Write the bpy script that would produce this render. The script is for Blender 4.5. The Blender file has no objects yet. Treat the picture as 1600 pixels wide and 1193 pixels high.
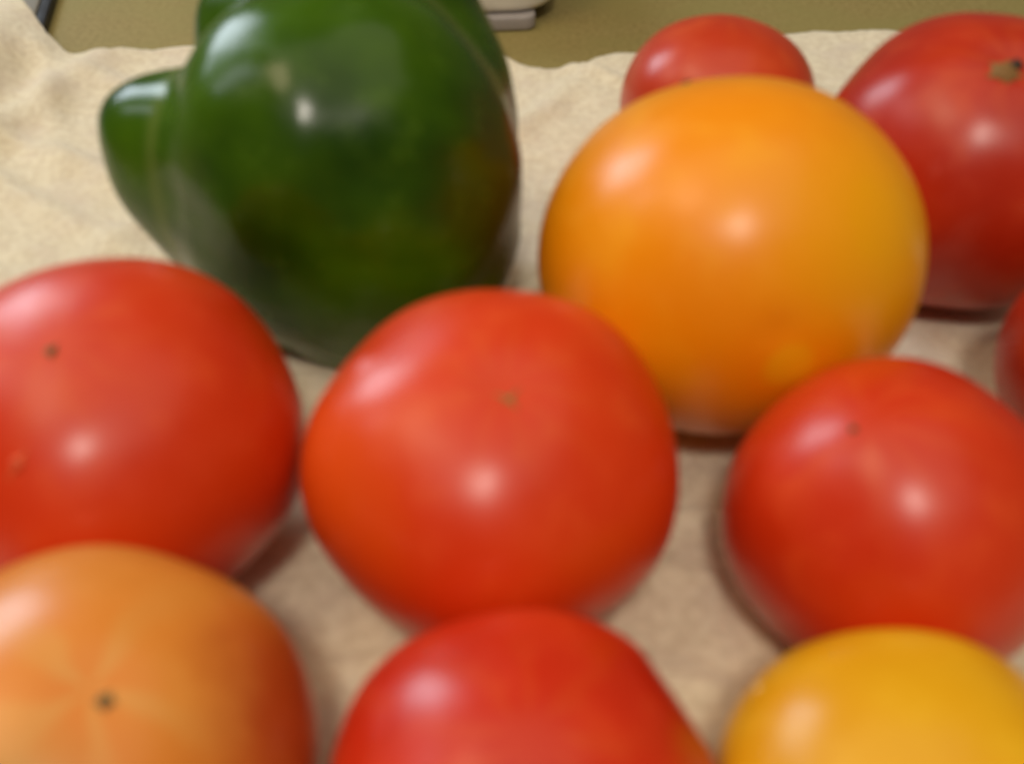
import bpy, bmesh, math, random
import numpy as np
from mathutils import Vector, Quaternion, Matrix, noise

random.seed(7)
sc = bpy.context.scene
col = sc.collection
R = math.radians

# ------------------------------------------------------------------ camera
cam_d = bpy.data.cameras.new('camera')
cam = bpy.data.objects.new('camera', cam_d)
col.objects.link(cam)
cam.location = (0, 0, 0.1935)
cam.rotation_euler = (R(90 - 41), 0, 0)
cam_d.sensor_width = 36
cam_d.lens = 1570 / 1600 * 36
cam_d.clip_start = 0.01
cam_d.clip_end = 20
cam_d.dof.use_dof = True            # the compact camera missed its focus: everything is closer than the focal plane
cam_d.dof.focus_distance = 1.6
cam_d.dof.aperture_fstop = 11.5
sc.camera = cam

# ------------------------------------------------------------------ room light
world = bpy.data.worlds.new('World')
sc.world = world
world.use_nodes = True
bg = world.node_tree.nodes['Background']
bg.inputs[0].default_value = (1.0, 0.89, 0.72, 1)
bg.inputs[1].default_value = 0.10

TARGET = Vector((0.0, 0.18, 0.03))


def area(name, az, el, dist, sx, sy, power, colr, spread=180):
    a, e = R(az), R(el)
    d = Vector((math.sin(a) * math.cos(e), math.cos(a) * math.cos(e), math.sin(e)))
    ld = bpy.data.lights.new(name, 'AREA')
    ld.shape = 'RECTANGLE'
    ld.size, ld.size_y = sx, sy
    ld.energy = power
    ld.color = colr
    ld.spread = R(spread)
    o = bpy.data.objects.new(name, ld)
    col.objects.link(o)
    o.location = TARGET + d * dist
    o.rotation_euler = (-d).to_track_quat('-Z', 'Y').to_euler()
    return o


area('window_light', -46, 31, 1.6, 0.48, 0.64, 10.5, (0.78, 0.89, 1.0))
area('side_window_light', -80, 44, 1.8, 0.30, 0.45, 2.0, (0.84, 0.90, 1.0))
area('ceiling_lamp', -100, 64, 1.5, 0.58, 0.38, 4.4, (1.0, 0.76, 0.46))
area('rear_lamp', -178, 58, 1.5, 0.19, 0.19, 8.5, (1.0, 0.90, 0.78))
area('ceiling_bounce', 180, 82, 1.7, 2.0, 2.0, 12.5, (1.0, 0.89, 0.73))

sc.view_settings.view_transform = 'Standard'
sc.view_settings.look = 'None'
sc.view_settings.gamma = 1.0
sc.view_settings.use_curve_mapping = False
sc.view_settings.exposure = -0.09
sc.render.engine = 'CYCLES'
sc.cycles.use_denoising = True
sc.cycles.filter_width = 1.5
sc.cycles.max_bounces = 6


# ------------------------------------------------------------------ helpers
def tag(o, label=None, cat=None, group=None, kind=None):
    if label: o['label'] = label
    if cat: o['category'] = cat
    if group: o['group'] = group
    if kind: o['kind'] = kind
    return o


def obj(name, verts, faces, mat, parent=None, smooth=True):
    me = bpy.data.meshes.new(name)
    me.from_pydata([tuple(v) for v in verts], [], faces)
    me.update()
    if smooth:
        me.polygons.foreach_set('use_smooth', [True] * len(me.polygons))
    o = bpy.data.objects.new(name, me)
    col.objects.link(o)
    if mat: me.materials.append(mat)
    if parent: o.parent = parent
    return o


class NT:
    """small node-tree writer"""
    def __init__(self, name):
        self.m = bpy.data.materials.new(name)
        self.m.use_nodes = True
        self.t = self.m.node_tree
        self.b = self.t.nodes['Principled BSDF']

    def n(self, kind, **kw):
        nd = self.t.nodes.new(kind)
        for k, v in kw.items():
            if k.startswith('i_'):
                key = k[2:]
                key = int(key) if key.isdigit() else key.replace('_', ' ')
                if isinstance(v, bpy.types.NodeSocket):
                    self.t.links.new(v, nd.inputs[key])
                else:
                    nd.inputs[key].default_value = v
            else:
                setattr(nd, k, v)
        return nd

    def link(self, a, b): self.t.links.new(a, b)

    def mix(self, fac, a, b, blend='MIX'):
        nd = self.t.nodes.new('ShaderNodeMix')
        nd.data_type = 'RGBA'
        nd.blend_type = blend
        for sock, v in ((nd.inputs['Factor'], fac), (nd.inputs['A'], a), (nd.inputs['B'], b)):
            if sock.type == 'VALUE' and nd.inputs['Factor'] == sock or True:
                pass
        self._set(nd.inputs[0], fac)
        self._set(nd.inputs[6], a)
        self._set(nd.inputs[7], b)
        return nd.outputs[2]

    def _set(self, s, v):
        if isinstance(v, bpy.types.NodeSocket):
            self.t.links.new(v, s)
        elif isinstance(v, (tuple, list)) and len(v) == 3:
            s.default_value = (*v, 1)
        else:
            s.default_value = v

    def math(self, op, a, b=0.0, c=0.0):
        nd = self.t.nodes.new('ShaderNodeMath')
        nd.operation = op
        for i, v in enumerate((a, b, c)):
            self._set(nd.inputs[i], v)
        return nd.outputs[0]

    def ramp(self, v, lo, hi, a=0.0, b=1.0):
        nd = self.t.nodes.new('ShaderNodeMapRange')
        nd.interpolation_type = 'SMOOTHSTEP'
        self._set(nd.inputs[0], v)
        nd.inputs[1].default_value, nd.inputs[2].default_value = lo, hi
        nd.inputs[3].default_value, nd.inputs[4].default_value = a, b
        return nd.outputs[0]

    def dist(self, co, p):
        nd = self.t.nodes.new('ShaderNodeVectorMath')
        nd.operation = 'DISTANCE'
        self.t.links.new(co, nd.inputs[0])
        nd.inputs[1].default_value = p
        return nd.outputs['Value']


# ------------------------------------------------------------------ countertop and back objects
def counter_material():
    w = NT('olive_laminate')
    co = w.n('ShaderNodeTexCoord').outputs['Object']
    n1 = w.n('ShaderNodeTexNoise', i_Vector=co, i_Scale=420.0, i_Detail=3.0).outputs[0]
    n2 = w.n('ShaderNodeTexNoise', i_Vector=co, i_Scale=22.0, i_Detail=4.0).outputs[0]
    v = w.n('ShaderNodeTexVoronoi', i_Vector=co, i_Scale=330.0).outputs['Distance']
    c = w.mix(w.ramp(n1, .35, .68), (.25, .19, .064), (.34, .265, .10))
    c = w.mix(w.ramp(n2, .3, .75), c, (.28, .235, .08))
    c = w.mix(w.ramp(v, .02, .16, .55, 0), c, (.48, .40, .20))
    w.link(c, w.b.inputs['Base Color'])
    w.b.inputs['Roughness'].default_value = .6
    w.b.inputs['Specular IOR Level'].default_value = .25
    bp = w.n('ShaderNodeBump', i_Strength=.12, i_Distance=.0004, i_Height=n1)
    w.link(bp.outputs[0], w.b.inputs['Normal'])
    return w.m


def rounded_box(x0, x1, y0, y1, z0, z1, bev, seg=4):
    bm = bmesh.new()
    bmesh.ops.create_cube(bm, size=1.0)
    for v in bm.verts:
        v.co = Vector(((x0 + x1) / 2 + v.co.x * (x1 - x0), (y0 + y1) / 2 + v.co.y * (y1 - y0), (z0 + z1) / 2 + v.co.z * (z1 - z0)))
    bmesh.ops.bevel(bm, geom=list(bm.edges), offset=bev, segments=seg, profile=.5, affect='EDGES')
    return bm


def bm_obj(name, bm, mat, parent=None):
    me = bpy.data.meshes.new(name)
    bm.to_mesh(me); bm.free()
    me.polygons.foreach_set('use_smooth', [True] * len(me.polygons))
    me.materials.append(mat)
    o = bpy.data.objects.new(name, me)
    col.objects.link(o)
    if parent: o.parent = parent
    return o


def rounded_slab(x0, x1, y0, y1, z0, z1, rad, bev):
    """slab with round vertical corners and softened rims"""
    bm = bmesh.new()
    ring = []
    for cx, cy, a0 in ((x1 - rad, y1 - rad, 0), (x0 + rad, y1 - rad, 90), (x0 + rad, y0 + rad, 180), (x1 - rad, y0 + rad, 270)):
        for k in range(9):
            a = R(a0 + k * 90 / 8)
            ring.append((cx, cy, math.cos(a), math.sin(a)))
    layers = []
    prof = [(-bev, z0)] + [(-bev + bev * math.sin(R(t)), z0 + bev - bev * math.cos(R(t))) for t in (30, 60, 90)] + \
           [(-bev + bev * math.cos(R(t)), z1 - bev + bev * math.sin(R(t))) for t in (0, 30, 60, 90)]
    for dr, z in prof:
        layers.append([bm.verts.new((cx + ca * (rad + dr), cy + sa * (rad + dr), z)) for cx, cy, ca, sa in ring])
    n = len(ring)
    for a, b in zip(layers, layers[1:]):
        for i in range(n):
            bm.faces.new((a[i], a[(i + 1) % n], b[(i + 1) % n], b[i]))
    bm.faces.new(layers[0][::-1]); bm.faces.new(layers[-1])
    return bm


def plastic(name, c, rough):
    w = NT(name)
    co = w.n('ShaderNodeTexCoord').outputs['Object']
    n1 = w.n('ShaderNodeTexNoise', i_Vector=co, i_Scale=60.0, i_Detail=4.0).outputs[0]
    w.link(w.mix(w.ramp(n1, .3, .8), c, tuple(k * .86 for k in c)), w.b.inputs['Base Color'])
    w.link(w.ramp(n1, .3, .7, rough * .85, rough * 1.2), w.b.inputs['Roughness'])
    return w.m


counter = bm_obj('countertop', rounded_box(-.75, .75, -.25, .95, -.04, 0, .004), counter_material())
tag(counter, 'olive brown speckled kitchen countertop', None, None, 'structure')

body_mat = plastic('cream_white_plastic', (.82, .79, .70), .38)
foot_mat = plastic('grey_foot_rubber', (.36, .33, .32), .55)
dark_mat = plastic('black_rubber', (.012, .011, .012), .6)
steel_mat = plastic('grey_enamel', (.27, .255, .22), .4)

app = bpy.data.objects.new('white_appliance', None)
col.objects.link(app)
app.location = (-.068, .481, 0)
app.rotation_euler = (0, 0, R(5))
tag(app, 'white plastic appliance base on a grey foot behind the green pepper', 'appliance')
bm_obj('housing', rounded_slab(-.083, .092, .0, .14, .0075, .055, .024, .004), body_mat, app)
bm_obj('underside_plate', rounded_slab(-.073, .082, .008, .13, .0042, .0074, .018, .001), dark_mat, app)
f1 = bm_obj('foot', rounded_slab(.0545, .080, -.0035, .022, .0003, .0072, .006, .0012), foot_mat, app)
f2 = bm_obj('foot', rounded_slab(-.070, -.0445, .004, .028, .0003, .0041, .006, .0012), foot_mat, app)

pan = bpy.data.objects.new('enamel_panel', None)
col.objects.link(pan)
pan.location = (-.228, .485, 0)
pan.rotation_euler = (0, 0, R(13))
tag(pan, 'flat grey enamel panel with a dark edge strip at the back left corner', 'panel')
bm_obj('plate', rounded_slab(-.30, -.0045, -.10, .24, .0003, .0065, .004, .0012), steel_mat, pan)
bm_obj('edge_strip', rounded_slab(-.0042, .0006, -.10, .24, .0003, .0055, .0018, .0006), dark_mat, pan)

# ------------------------------------------------------------------ towel
#            x (m)   y (m)  of the back hem
HEM = [(-.36, .60), (-.30, .56), (-.250, .511), (-.226, .480), (-.212, .465), (-.194, .451), (-.187, .451), (-.182, .456), (-.149, .465),
       (-.10, .474), (-.055, .482), (-.020, .4795), (-.0085, .459), (.002, .4445), (.0145, .4415), (.029, .4425), (.0385, .4515), (.048, .454),
       (.057, .452), (.08, .455), (.105, .470), (.131, .482), (.153, .485), (.184, .4825), (.23, .478), (.30, .483), (.40, .478)]
HX, HY = [h[0] * (.945 if h[0] < -.2 else .975) for h in HEM], [h[1] * (.945 if h[0] < -.2 else .975) for h in HEM]
T0 = .0032           # towel's upper face where it lies flat

TOM = {}             # filled below: key -> (x, y, radius)
CONTACTS = [(-.0856, .1584), (-.0045, .1506), (.0552, .2172), (.0784, .1421), (.072, .3328), (.135, .2693), (.1538, .1936),
            (-.0697, .0854), (.0012, .0802), (.0643, .0773), (-.055, .255)]


def hem_y(x):
    return float(np.interp(x, HX, HY))


def fold(x, y, cx, cy, ang, length, width, amp):
    """one soft crease: a ridge along a line"""
    ca, sa = math.cos(ang), math.sin(ang)
    u, v = (x - cx) * ca + (y - cy) * sa, -(x - cx) * sa + (y - cy) * ca
    v += .10 * width * math.sin(u / length * 5)
    return amp * math.exp(-(u / length) ** 2) * math.exp(-(v / width) ** 2)


FOLDS = [(-.226, .40, R(98), .09, .014, .0075), (-.195, .40, R(112), .06, .006, .0030), (-.16, .34, R(-28), .05, .005, .0026), (-.05, .45, R(20), .05, .006, .002),
         (.035, .425, R(-38), .030, .0035, .0022), (.01, .385, R(60), .05, .006, .0020), (-.205, .36, R(75), .09, .010, .0045),
         (-.15, .40, R(-30), .06, .007, .0030), (-.18, .32, R(-35), .06, .006, .0028), (-.20, .28, R(-20), .05, .006, .0028), (-.13, .30, R(70), .05, .007, .0018),
         (-.055, .108, R(-18), .030, .0030, .0016), (-.045, .122, R(10), .022, .0026, .0014), (-.033, .10, R(75), .02, .003, .0012),
         (.036, .165, R(4), .020, .0026, .0018), (.040, .148, R(-12), .020, .0028, .0012), (.032, .122, R(-18), .024, .003, .0014), (.038, .106, R(30), .02, .003, .0012),
         (.12, .20, R(25), .03, .004, .0018), (.108, .215, R(-30), .02, .003, .0014), (.17, .40, R(20), .06, .006, .0022), (.12, .42, R(-50), .04, .005, .0018),
         (-.02, .32, R(80), .05, .006, .0018), (.005, .245, R(75), .05, .005, .0018)]


def towel_z(x, y):
    near = min(math.hypot(x - a, y - b) for a, b in CONTACTS)
    k = min(1, max(0, (near - .014) / .022)); k = k * k * (3 - 2 * k)
    z = 0
    for f in FOLDS:
        z += 1.5 * fold(x, y, *f)
    z += .0030 * max(0, noise.noise(Vector((x * 30, y * 30, 1.7)))) + .0007 * noise.noise(Vector((x * 90, y * 90, 4.1))) + .0007
    z = max(0, z) * k
    # the hem curls up a little, and the left side climbs on to the panel
    hy = hem_y(x)
    e = min(1, max(0, 1 - (hy - y) / .03))
    z += .0022 * e * e * (0.6 + noise.noise(Vector((x * 18, 0, 9))))
    s = min(1, max(0, (-.195 - x) / .04)) * min(1, max(0, (y - .30) / .09))
    z += .0085 * s * s * (3 - 2 * s)
    return T0 + max(0, z)


def towel_material():
    w = NT('cream_cotton')
    co = w.n('ShaderNodeTexCoord').outputs['Object']
    n0 = w.n('ShaderNodeTexNoise', i_Vector=co, i_Scale=1500.0, i_Detail=3.0).outputs[0]
    n1 = w.n('ShaderNodeTexNoise', i_Vector=co, i_Scale=360.0, i_Detail=4.0).outputs[0]
    n2 = w.n('ShaderNodeTexNoise', i_Vector=co, i_Scale=55.0, i_Detail=4.0).outputs[0]
    c = w.mix(w.ramp(n1, .3, .7), (.70, .60, .42), (.84, .75, .55))
    c = w.mix(w.ramp(n2, .42, .72, 0, .5), c, (.69, .58, .46))
    w.link(c, w.b.inputs['Base Color'])
    w.b.inputs['Roughness'].default_value = .95
    w.b.inputs['Specular IOR Level'].default_value = .15
    w.b.inputs['Sheen Weight'].default_value = .25
    w.b.inputs['Sheen Roughness'].default_value = .6
    h = w.math('ADD', w.math('MULTIPLY', n1, .8), w.math('MULTIPLY', n0, .5))
    bp = w.n('ShaderNodeBump', i_Strength=.75, i_Distance=.0012, i_Height=h)
    w.link(bp.outputs[0], w.b.inputs['Normal'])
    return w.m


def build_towel():
    NX, NY = 300, 230
    x0, x1, y0 = -.34, .36, -.05
    V, F = [], []
    for j in range(NY + 1):
        t = j / NY
        for i in range(NX + 1):
            x = x0 + (x1 - x0) * i / NX
            hy = hem_y(x) + .0009 * noise.noise(Vector((x * 260, 3.3, 0))) + .0005 * noise.noise(Vector((x * 700, 7.3, 0)))
            y = y0 + (hy - y0) * t
            V.append((x, y, towel_z(x, y)))
    w = NX + 1
    for j in range(NY):
        for i in range(NX):
            a = j * w + i
            F.append((a, a + 1, a + w + 1, a + w))
    # rolled rim down to the underside
    n = len(V)
    rim = [j * w for j in range(NY, -1, -1)] + list(range(1, w)) + [j * w + NX for j in range(1, NY + 1)] + [NY * w + i for i in range(NX - 1, 0, -1)]
    for r_ in rim:
        x, y, z = V[r_]
        V.append((x, y + (.0006 if y > .3 else 0), z - .0014))
    for r_ in rim:
        x, y, z = V[r_]
        V.append((x, y - (.0004 if y > .3 else 0), z - .0028))
    m = len(rim)
    for k in range(m):
        k2 = (k + 1) % m
        F.append((rim[k], n + k, n + k2, rim[k2]))
        F.append((n + k, n + m + k, n + m + k2, n + k2))
    o = obj('towel', V, F, towel_material())
    tag(o, 'cream cotton towel with wavy hem spread under all the vegetables', 'towel')
    bm = bmesh.new(); bm.from_mesh(o.data)
    bmesh.ops.recalc_face_normals(bm, faces=bm.faces)
    bm.to_mesh(o.data); bm.free()
    return o


build_towel()


# ------------------------------------------------------------------ tomatoes
def tomato_material(name, base, deep, pale, rough=.42, streak=None, spots=(), sss=0, shoulder=None):
    w = NT(name)
    co = w.n('ShaderNodeTexCoord').outputs['Object']
    big = w.n('ShaderNodeTexNoise', i_Vector=co, i_Scale=24.0, i_Detail=3.0, i_Roughness=.5).outputs[0]
    mid = w.n('ShaderNodeTexNoise', i_Vector=co, i_Scale=95.0, i_Detail=4.0).outputs[0]
    fine = w.n('ShaderNodeTexNoise', i_Vector=co, i_Scale=900.0, i_Detail=2.0).outputs[0]
    c = w.mix(w.ramp(big, .34, .68), deep, base)
    c = w.mix(w.ramp(mid, .50, .78, 0, .35), c, pale)
    sep = w.n('ShaderNodeSeparateXYZ', i_0=co)
    if streak:
        # pale rays running out from the blossom end, as on a half-ripe fruit
        scol, n_rays, reach, ph, amt = streak
        ang = w.math('ARCTAN2', sep.outputs[1], sep.outputs[0])
        ang = w.math('ADD', ang, w.math('MULTIPLY_ADD', big, 1.6, w.math('MULTIPLY', mid, .6)))
        ray = w.math('COSINE', w.math('MULTIPLY_ADD', ang, n_rays, ph))
        rr = w.math('SQRT', w.math('ADD', w.math('POWER', sep.outputs[0], 2.0), w.math('POWER', sep.outputs[1], 2.0)))
        fade = w.ramp(rr, .001, reach, 1, 0)
        k = w.math('MULTIPLY', w.ramp(ray, -.1, 1.0), fade)
        c = w.mix(w.math('MULTIPLY', k, amt), c, scol)
    for p, r0, r1, colr, amt in spots:
        d = w.math('ADD', w.dist(co, p), w.math('MULTIPLY', w.math('SUBTRACT', mid, .5), r1 * .6))
        c = w.mix(w.ramp(d, r0, r1, amt, 0), c, colr)
    speck = w.n('ShaderNodeTexVoronoi', i_Vector=co, i_Scale=420.0).outputs['Distance']
    c = w.mix(w.ramp(speck, .05, .2, .22, 0), c, pale)
    w.link(c, w.b.inputs['Base Color'])
    w.link(w.math('ADD', w.ramp(mid, .3, .7, rough * .8, rough * 1.2), w.ramp(big, .35, .7, -.03, .06)), w.b.inputs['Roughness'])
    w.b.inputs['IOR'].default_value = 1.33
    w.b.inputs['Coat Weight'].default_value = .55
    w.b.inputs['Coat IOR'].default_value = 1.40
    w.b.inputs['Coat Roughness'].default_value = .28
    w.b.inputs['Subsurface Weight'].default_value = sss
    w.b.inputs['Subsurface Radius'].default_value = (1.0, .35, .15)
    w.b.inputs['Subsurface Scale'].default_value = .006
    bp = w.n('ShaderNodeBump', i_Strength=.10, i_Distance=.0005, i_Height=w.math('ADD', mid, w.math('MULTIPLY', fine, .15)))
    w.link(bp.outputs[0], w.b.inputs['Normal'])
    return w.m


class Fruit:
    """Tomato shape in its own frame, +Z is the blossom end."""
    def __init__(self, w, h, lobes=5, lamp=.012, phase=0., square=2.06, taper=0., dimple=.0, bumps=(), seed=0., wob=.012, ex=1.0):
        self.__dict__.update(locals())

    def radius(self, d):
        w, h, q = self.w, self.h, self.square
        s = math.hypot(d.x, d.y)
        a = math.atan2(d.y, d.x)
        r = 1 / ((s / w) ** q + (abs(d.z) / h) ** q) ** (1 / q)
        r *= 1 + self.lamp * math.cos(self.lobes * a + self.phase) * s * s * (1 - .35 * d.z)
        r *= 1 - self.taper * d.z * s * s * 1.6
        r *= 1 + self.wob * noise.noise(d * 1.6 + Vector((self.seed, self.seed * .7, 3)))
        r *= 1 - self.dimple * math.exp(-(s / .22) ** 2) * (1 if d.z > 0 else 0)
        if d.z < 0:
            r *= 1 - .16 * math.exp(-(s / .30) ** 2)
        for b, amp, wd in self.bumps:
            ang = d.angle(b)
            r += amp * math.exp(-(ang / wd) ** 2)
        return r

    def point(self, d, off=0.):
        d = d.normalized()
        return d * (self.radius(d) + off)


def scar_mesh(fruit, center, arms, length, width, lift=.0004, core=.0010, seed=1):
    """dry star-shaped scar that hugs the skin"""
    rnd = random.Random(seed)
    c = Vector(center).normalized()
    t1 = c.orthogonal().normalized(); t2 = c.cross(t1)
    r0 = fruit.radius(c)
    V, F = [], []

    def put(u, v, off): 
        V.append(fruit.point(c * r0 + t1 * u + t2 * v, off)); return len(V) - 1
    N = 12
    ctr = put(0, 0, lift * 1.6)
    ring = [put(core * math.cos(k / N * 6.2832) * rnd.uniform(.8, 1.2), core * math.sin(k / N * 6.2832) * rnd.uniform(.8, 1.2), lift) for k in range(N)]
    ring2 = [put(core * 1.25 * math.cos(k / N * 6.2832), core * 1.25 * math.sin(k / N * 6.2832), -.0002) for k in range(N)]
    for k in range(N):
        F.append((ctr, ring[k], ring[(k + 1) % N]))
        F.append((ring[k], ring2[k], ring2[(k + 1) % N], ring[(k + 1) % N]))
    for a, lf in arms:
        ca, sa = math.cos(a), math.sin(a)
        prev = None
        L = length * lf
        for s in range(7):
            t = s / 6
            wv = width * (1 - t) ** .8 * rnd.uniform(.75, 1.25) + .00005
            bend = .12 * L * t * t * rnd.uniform(-1, 1)
            x, y = core * .4 + L * t, bend
            row = []
            for sy, of in ((-1, -.0001), (-.4, lift * (1 - .7 * t)), (.4, lift * (1 - .7 * t)), (1, -.0001)):
                px, py = x, y + sy * wv
                row.append(put(px * ca - py * sa, px * sa + py * ca, of))
            if prev:
                for q in range(3):
                    F.append((prev[q], row[q], row[q + 1], prev[q + 1]))
            prev = row
    return V, F


def dry_material(name, c1, c2):
    w = NT(name)
    co = w.n('ShaderNodeTexCoord').outputs['Object']
    n1 = w.n('ShaderNodeTexNoise', i_Vector=co, i_Scale=900.0, i_Detail=3.0).outputs[0]
    w.link(w.mix(w.ramp(n1, .35, .65), c1, c2), w.b.inputs['Base Color'])
    w.b.inputs['Roughness'].default_value = .8
    return w.m


SCAR = dry_material('dry_scar', (.20, .12, .03), (.34, .22, .06))
SCAR_DARK = dry_material('dark_scar', (.07, .055, .02), (.16, .13, .045))
CALYX = dry_material('dry_calyx', (.17, .085, .022), (.27, .14, .035))
PIT = dry_material('dark_pit', (.02, .012, .008), (.05, .03, .015))
SPECK = dry_material('pale_corky_speck', (.62, .40, .12), (.75, .52, .20))
RAW = dry_material('wet_split_skin', (.60, .06, .015), (.72, .12, .03))


def tomato(name, pos, axis, w, h, label, cat, group, mat_fn, spin=0., seg=(112, 72), **shape):
    q = Vector((0, 0, 1)).rotation_difference(Vector(axis).normalized()) @ Quaternion((0, 0, 1), spin)
    qi = q.inverted()
    shape['bumps'] = [((qi @ Vector(b)).normalized(), amp, wd) for b, amp, wd in shape.get('bumps', ())]
    fr = Fruit(w, h, **shape)
    nu, nv = seg
    V, F = [], []
    V.append(fr.point(Vector((0, 0, 1))))
    for j in range(1, nv):
        th = math.pi * j / nv
        for i in range(nu):
            ph = 2 * math.pi * i / nu
            V.append(fr.point(Vector((math.sin(th) * math.cos(ph), math.sin(th) * math.sin(ph), math.cos(th)))))
    V.append(fr.point(Vector((0, 0, -1))))
    for i in range(nu):
        F.append((0, 1 + i, 1 + (i + 1) % nu))
        b = 1 + (nv - 2) * nu
        F.append((len(V) - 1, b + (i + 1) % nu, b + i))
    for j in range(nv - 2):
        for i in range(nu):
            a, b = 1 + j * nu + i, 1 + j * nu + (i + 1) % nu
            F.append((a, a + nu, b + nu, b))
    o = obj(name, V, F, mat_fn(qi))
    o.rotation_mode = 'QUATERNION'
    o.rotation_quaternion = q
    zmin = min((q @ v).z for v in V)
    o.location = (pos[0], pos[1], T0 + .0006 - zmin)
    tag(o, label, cat, group)
    o_fr = fr
    return o, fr, qi


def scar(parent, fr, qi, name, off, arms, length, width, mat, label=None, **kw):
    V, F = scar_mesh(fr, qi @ Vector(off), arms, length, width, **kw)
    s = obj(name, V, F, mat, parent)
    if label: s['label'] = label
    return s


RED, RDEEP, RPALE = (.68, .048, .004), (.60, .032, .003), (.72, .085, .007)
G_RED = 'red tomatoes on the towel'


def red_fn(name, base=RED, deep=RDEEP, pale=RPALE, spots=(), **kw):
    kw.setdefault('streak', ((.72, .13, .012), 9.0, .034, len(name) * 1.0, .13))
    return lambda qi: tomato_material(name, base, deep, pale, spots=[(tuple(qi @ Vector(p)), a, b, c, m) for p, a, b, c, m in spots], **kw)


# left red tomato
o, fr, qi = tomato('red_tomato', (-.0866, .1570), (.006, -.247, .969), .041, .0364,
                   'large red tomato cut off by the left edge, with a split speck on its front', 'tomato', G_RED,
                   red_fn('red_skin_left', spots=[((.0257, .0181, .0234), .002, .009, (.56, .025, .006), .7)]),
                   lobes=5, lamp=.014, phase=.6, seed=1.3, taper=-.03, bumps=[((.0257, .0181, .0234), .0006, .10)])
scar(o, fr, qi, 'blossom_scar', (.0003, -.0113, .0351), [(.4, 1), (2.3, .7), (4.2, .9), (5.3, .5)], .0016, .0004, SCAR_DARK, core=.0009)
scar(o, fr, qi, 'split_skin', (-.0022, -.0303, .0245), [(.1, 1), (3.3, 1.1), (1.8, .4)], .0030, .0007, RAW, 'small wet split in the skin', core=.0011, lift=.0006, seed=4)

# centre red tomato
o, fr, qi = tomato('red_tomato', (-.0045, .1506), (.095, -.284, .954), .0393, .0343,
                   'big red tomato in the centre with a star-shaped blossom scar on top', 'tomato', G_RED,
                   red_fn('red_skin_centre', (.72, .054, .004), (.65, .036, .003), (.75, .10, .009), spots=[((-.032, -.014, .014), .006, .032, (.76, .105, .006), .5)]),  # orange spot on the left flank paints the warm light's sheen into the skin
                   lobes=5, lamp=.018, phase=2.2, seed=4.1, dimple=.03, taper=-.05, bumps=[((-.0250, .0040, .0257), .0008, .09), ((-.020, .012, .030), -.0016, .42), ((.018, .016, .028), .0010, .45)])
scar(o, fr, qi, 'blossom_scar', (.0043, -.0127, .0332), [(.2, 1.2), (2.0, 1.1), (3.0, .5), (4.6, .9)], .0028, .00045, SCAR, core=.0006)

# right red tomato
o, fr, qi = tomato('red_tomato', (.0784, .1398), (-.378, -.107, .92), .0346, .0315,
                   'red tomato at right with a pointed top, between the orange and yellow ones', 'tomato', G_RED,
                   red_fn('red_skin_right', (.64, .040, .004), (.56, .028, .003)),
                   lobes=4, lamp=.012, phase=.2, seed=7.7, square=2.0, taper=.06, bumps=[((.026, .010, .020), -.0024, .42)])
scar(o, fr, qi, 'blossom_scar', (-.0146, -.0041, .0273), [(.8, 1), (2.9, .7), (4.9, .8)], .0010, .0003, SCAR_DARK, core=.0006)

# small far red tomato
o, fr, qi = tomato('red_tomato', (.072, .3328), (.05, .2, .97), .0342, .0305,
                   'small dull red tomato at the back, half hidden behind the orange one', 'tomato', G_RED,
                   red_fn('red_skin_back', (.62, .060, .010), (.54, .040, .008), (.68, .11, .02), rough=.42),
                   lobes=5, lamp=.01, seed=9.2)

# back right red tomato, stem end up
o, fr, qi = tomato('red_tomato', (.1345, .2693), (-.05, -.36, .93), .0432, .0420,
                   'dark red tomato at the upper right showing its brown stem scar', 'tomato', G_RED,
                   red_fn('red_skin_stem_up', (.52, .032, .005), (.43, .020, .004), (.60, .08, .010), rough=.38),
                   lobes=6, lamp=.02, phase=1.1, seed=11.5, dimple=.05)
scar(o, fr, qi, 'stem_scar', (-.0051, -.0172, .0376), [(.3, 1), (1.5, .9), (2.7, 1.1), (3.9, .8), (5.1, 1)], .0040, .0019, CALYX, 'dry brown star where the stem was', core=.0030, lift=.0007, seed=3)
scar(o, fr, qi, 'stem_pit', (-.0016, -.0152, .0386), [(.9, .6), (3.6, .7)], .0016, .0007, PIT, 'dark hole beside the stem scar', core=.0014, lift=.0011, seed=5)

# red tomato cut by the right edge
o, fr, qi = tomato('red_tomato', (.1540, .1912), (.1, -.1, .98), .0306, .030,
                   'red tomato almost wholly cut off by the right edge', 'tomato', G_RED,
                   red_fn('red_skin_edge', (.52, .035, .007), (.42, .022, .006)), lobes=5, lamp=.012, seed=14.)

# front red tomato
o, fr, qi = tomato('red_tomato', (.0012, .0802), (.05, -.12, .98), .0328, .0279,
                   'red tomato at the bottom centre, cut off by the lower edge', 'tomato', G_RED,
                   red_fn('red_skin_front', (.66, .034, .004), (.54, .020, .003), spots=[((.0287, .0015, .0131), .001, .012, (.50, .075, .008), .6)]),
                   lobes=5, lamp=.02, phase=.4, seed=17.3, bumps=[((.0191, .0199, .0149), .0009, .16), ((.0300, .0020, .0100), .0007, .12)])

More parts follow.
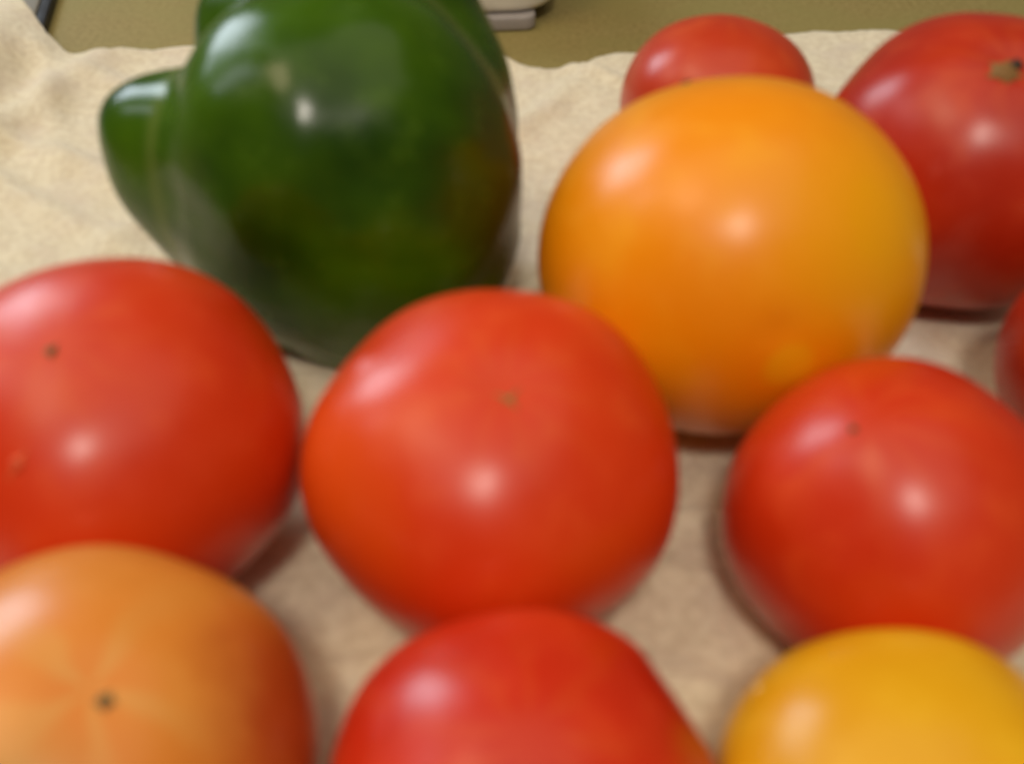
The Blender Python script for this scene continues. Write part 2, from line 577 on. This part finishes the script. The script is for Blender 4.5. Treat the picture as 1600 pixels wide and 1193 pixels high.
# orange tomato
ORANGE = 'orange and yellow tomatoes on the towel'
o, fr, qi = tomato('orange_tomato', (.0545, .2160), (-.225, .322, .92), .0481, .0445,
                   'largest tomato, glossy orange, sitting right of the green pepper', 'tomato', ORANGE,
                   lambda qi: tomato_material('orange_skin', (.92, .335, .001), (.90, .28, .001), (.93, .38, .001), rough=.42, sss=0,
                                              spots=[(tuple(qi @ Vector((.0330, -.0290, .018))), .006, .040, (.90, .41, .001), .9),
                                                     (tuple(qi @ Vector((.0068, -.0483, .0032))), .003, .0075, (.88, .42, .004), .9)]),
                   lobes=4, lamp=.010, phase=1.9, seed=21., square=2.04, bumps=[((.0034, -.0469, .012), -.0007, .09), ((.010, -.047, .0), .0005, .10)])
scar(o, fr, qi, 'blossom_scar', (-.012, .0172, .0397), [(.3, 1), (2.0, .8), (3.8, 1), (5.1, .6)], .0016, .0005, SCAR_DARK, core=.0010)

# bottom left half-ripe tomato
o, fr, qi = tomato('orange_tomato', (-.0697, .0854), (.267, -.137, .954), .0370, .0302,
                   'half-ripe orange tomato in the bottom left corner with pale rays around its scar', 'tomato', ORANGE,
                   lambda qi: tomato_material('half_ripe_skin', (.76, .275, .035), (.73, .22, .026), (.78, .33, .06), rough=.42,
                                              streak=((.72, .40, .10), 5.0, .026, .9, .42),
                                              spots=[(tuple(qi @ Vector((.035, .003, .0088))), .004, .026, (.42, .055, .010), .85),
                                                     (tuple(qi @ Vector((-.002, -.024, .022))), .003, .020, (.44, .27, .04), .8),
                                                     (tuple(qi @ Vector((-.010, .022, .018))), .002, .026, (.64, .28, .05), .6)]),
                   lobes=5, lamp=.014, phase=2.5, seed=25.5, dimple=.03)
scar(o, fr, qi, 'blossom_scar', (.0112, -.0057, .0296), [(.5, 1), (1.6, .7), (2.6, .9), (4.1, .8), (5.4, .9)], .0014, .00045, SCAR_DARK, core=.0010)

# yellow tomato
o, fr, qi = tomato('yellow_tomato', (.0653, .0773), (.02, -.15, .98), .0322, .0263,
                   'golden yellow tomato in the bottom right corner', 'tomato', ORANGE,
                   lambda qi: tomato_material('yellow_skin', (.80, .42, .006), (.72, .33, .004), (.86, .50, .02), rough=.42, sss=0),
                   lobes=5, lamp=.014, phase=.9, seed=29.9, square=2.2)
scar(o, fr, qi, 'corky_speck', (-.0227, .0161, .0128), [(.5, .8), (2.6, .7), (4.4, .9)], .0007, .0003, SPECK, core=.0006)


# ------------------------------------------------------------------ green bell pepper
def lobe_field(P, pts, n=22):
    """a chain of spheres along a quadratic curve through three of them"""
    a, b, c = (np.array(p) for p in pts)
    best = None
    for t in np.linspace(0, 1, n):
        q = a * (1 - t) * (1 - 2 * t) + b * 4 * t * (1 - t) + c * t * (2 * t - 1)
        d = np.linalg.norm(P - q[:3], axis=1) - q[3]
        best = d if best is None else np.minimum(best, d)
    return best


def smin(a, b, k):
    h = np.maximum(k - np.abs(a - b), 0) / k
    return np.minimum(a, b) - h * h * k * .25


LOBES = [  # each lobe: low, middle and high sphere (x, y, z, r)
    [(-0.0585, 0.2540, 0.0112, 0.0202), (-0.0544, 0.2490, 0.0548, 0.0401), (-0.0458, 0.2580, 0.0688, 0.0239)],   # front left
    [(-0.0521, 0.2540, 0.0063, 0.0171), (-0.0381, 0.2490, 0.0455, 0.0419), (-0.0471, 0.2660, 0.0817, 0.0178)],   # front right
    [(-0.0710, 0.2540, 0.0136, 0.0172), (-0.0921, 0.2530, 0.0522, 0.0193), (-0.0942, 0.2570, 0.0624, 0.0149)],   # left
    [(-0.0746, 0.2580, 0.0204, 0.0162), (-0.0852, 0.2620, 0.0468, 0.0167), (-0.0909, 0.2660, 0.0610, 0.0128)],   # left rear
    [(-0.0377, 0.2750, 0.0089, 0.0203), (-0.0252, 0.2800, 0.0444, 0.0264), (-0.0362, 0.2940, 0.0710, 0.0295)],   # right
    [(-0.0625, 0.2780, 0.0144, 0.0182), (-0.0728, 0.2880, 0.0543, 0.0206), (-0.0769, 0.3000, 0.0764, 0.0176)],   # back left
    [(-0.0535, 0.2700, 0.0466, 0.0278), (-0.0520, 0.2780, 0.0690, 0.0270), (-0.0516, 0.2880, 0.0839, 0.0232)],   # top
]
PC = np.array((-.055, .260, .050))


def build_pepper():
    nu, nv = 220, 150
    ax = Vector((-.20, .42, .88)).normalized()
    q = Vector((0, 0, 1)).rotation_difference(ax)
    dirs = [Vector((0, 0, 1))]
    for j in range(1, nv):
        th = math.pi * j / nv
        for i in range(nu):
            ph = 2 * math.pi * i / nu
            dirs.append(Vector((math.sin(th) * math.cos(ph), math.sin(th) * math.sin(ph), math.cos(th))))
    dirs.append(Vector((0, 0, -1)))
    Dn = np.array([tuple((q @ d).normalized()) for d in dirs])

    def field(P):
        ds = [lobe_field(P, L) for L in LOBES]
        d = ds[0]
        for e, k in zip(ds[1:], (.008, .011, .010, .007, .007, .012)):
            d = smin(d, e, k)
        srt = np.sort(np.array([np.minimum(ds[0], ds[1]), np.minimum(ds[2], ds[3])] + ds[4:6]), axis=0)
        return d, srt[1] - srt[0]
    t = np.full(len(Dn), .11)
    for _ in range(50):
        d, g = field(PC + Dn * t[:, None])
        t -= .75 * d
        t = np.clip(t, .004, .12)
    P = PC + Dn * t[:, None]
    d, g = field(P)
    # gentle hand-size unevenness
    for i in range(len(P)):
        v = Vector(P[i])
        P[i] += Dn[i] * (.0018 * noise.noise(v * 34) + .0012 * noise.noise(v * 58 + Vector((3, 1, 7))))
    # flat seat where it stands
    P[:, 2] = np.maximum(P[:, 2], T0 + .0006)
    F = []
    for i in range(nu):
        F.append((0, 1 + i, 1 + (i + 1) % nu))
        b = 1 + (nv - 2) * nu
        F.append((len(P) - 1, b + (i + 1) % nu, b + i))
    for j in range(nv - 2):
        for i in range(nu):
            a, b = 1 + j * nu + i, 1 + j * nu + (i + 1) % nu
            F.append((a, a + nu, b + nu, b))
    base = np.array((-.052, .255, 0))
    o = obj('green_bell_pepper', P - base, F, None)
    o.location = base
    at = o.data.attributes.new('groove', 'FLOAT', 'POINT')
    at.data.foreach_set('value', np.clip(1 - g / .007, 0, 1).astype(np.float32))

    w = NT('green_pepper_skin')
    co = w.n('ShaderNodeTexCoord').outputs['Object']
    gv = w.n('ShaderNodeAttribute', attribute_name='groove').outputs['Fac']
    big = w.n('ShaderNodeTexNoise', i_Vector=co, i_Scale=22.0, i_Detail=3.0).outputs[0]
    mid = w.n('ShaderNodeTexNoise', i_Vector=co, i_Scale=110.0, i_Detail=4.0).outputs[0]
    c = w.mix(w.ramp(big, .32, .68), (.013, .046, .0005), (.050, .122, .001))
    c = w.mix(w.ramp(mid, .5, .8, 0, .4), c, (.060, .135, .003))
    # ripening blush on the right flank
    dd = w.math('ADD', w.dist(co, (.052, -.010, .045)), w.math('MULTIPLY', w.math('SUBTRACT', big, .5), .03))
    c = w.mix(w.ramp(dd, .010, .045, .5, 0), c, (.11, .055, .003))
    c = w.mix(w.math('MULTIPLY', w.ramp(gv, .35, 1.0), .55), c, (.12, .17, .03))
    w.link(c, w.b.inputs['Base Color'])
    w.link(w.ramp(mid, .3, .7, .20, .28), w.b.inputs['Roughness'])
    w.b.inputs['IOR'].default_value = 1.37
    w.b.inputs['Subsurface Weight'].default_value = .06
    w.b.inputs['Subsurface Radius'].default_value = (.3, 1.0, .1)
    w.b.inputs['Subsurface Scale'].default_value = .003
    bp = w.n('ShaderNodeBump', i_Strength=.16, i_Distance=.0008, i_Height=mid)
    w.link(bp.outputs[0], w.b.inputs['Normal'])
    o.data.materials.append(w.m)
    tag(o, 'glossy green bell pepper with deep lobes standing at the back left', 'pepper')
    return o


build_pepper()
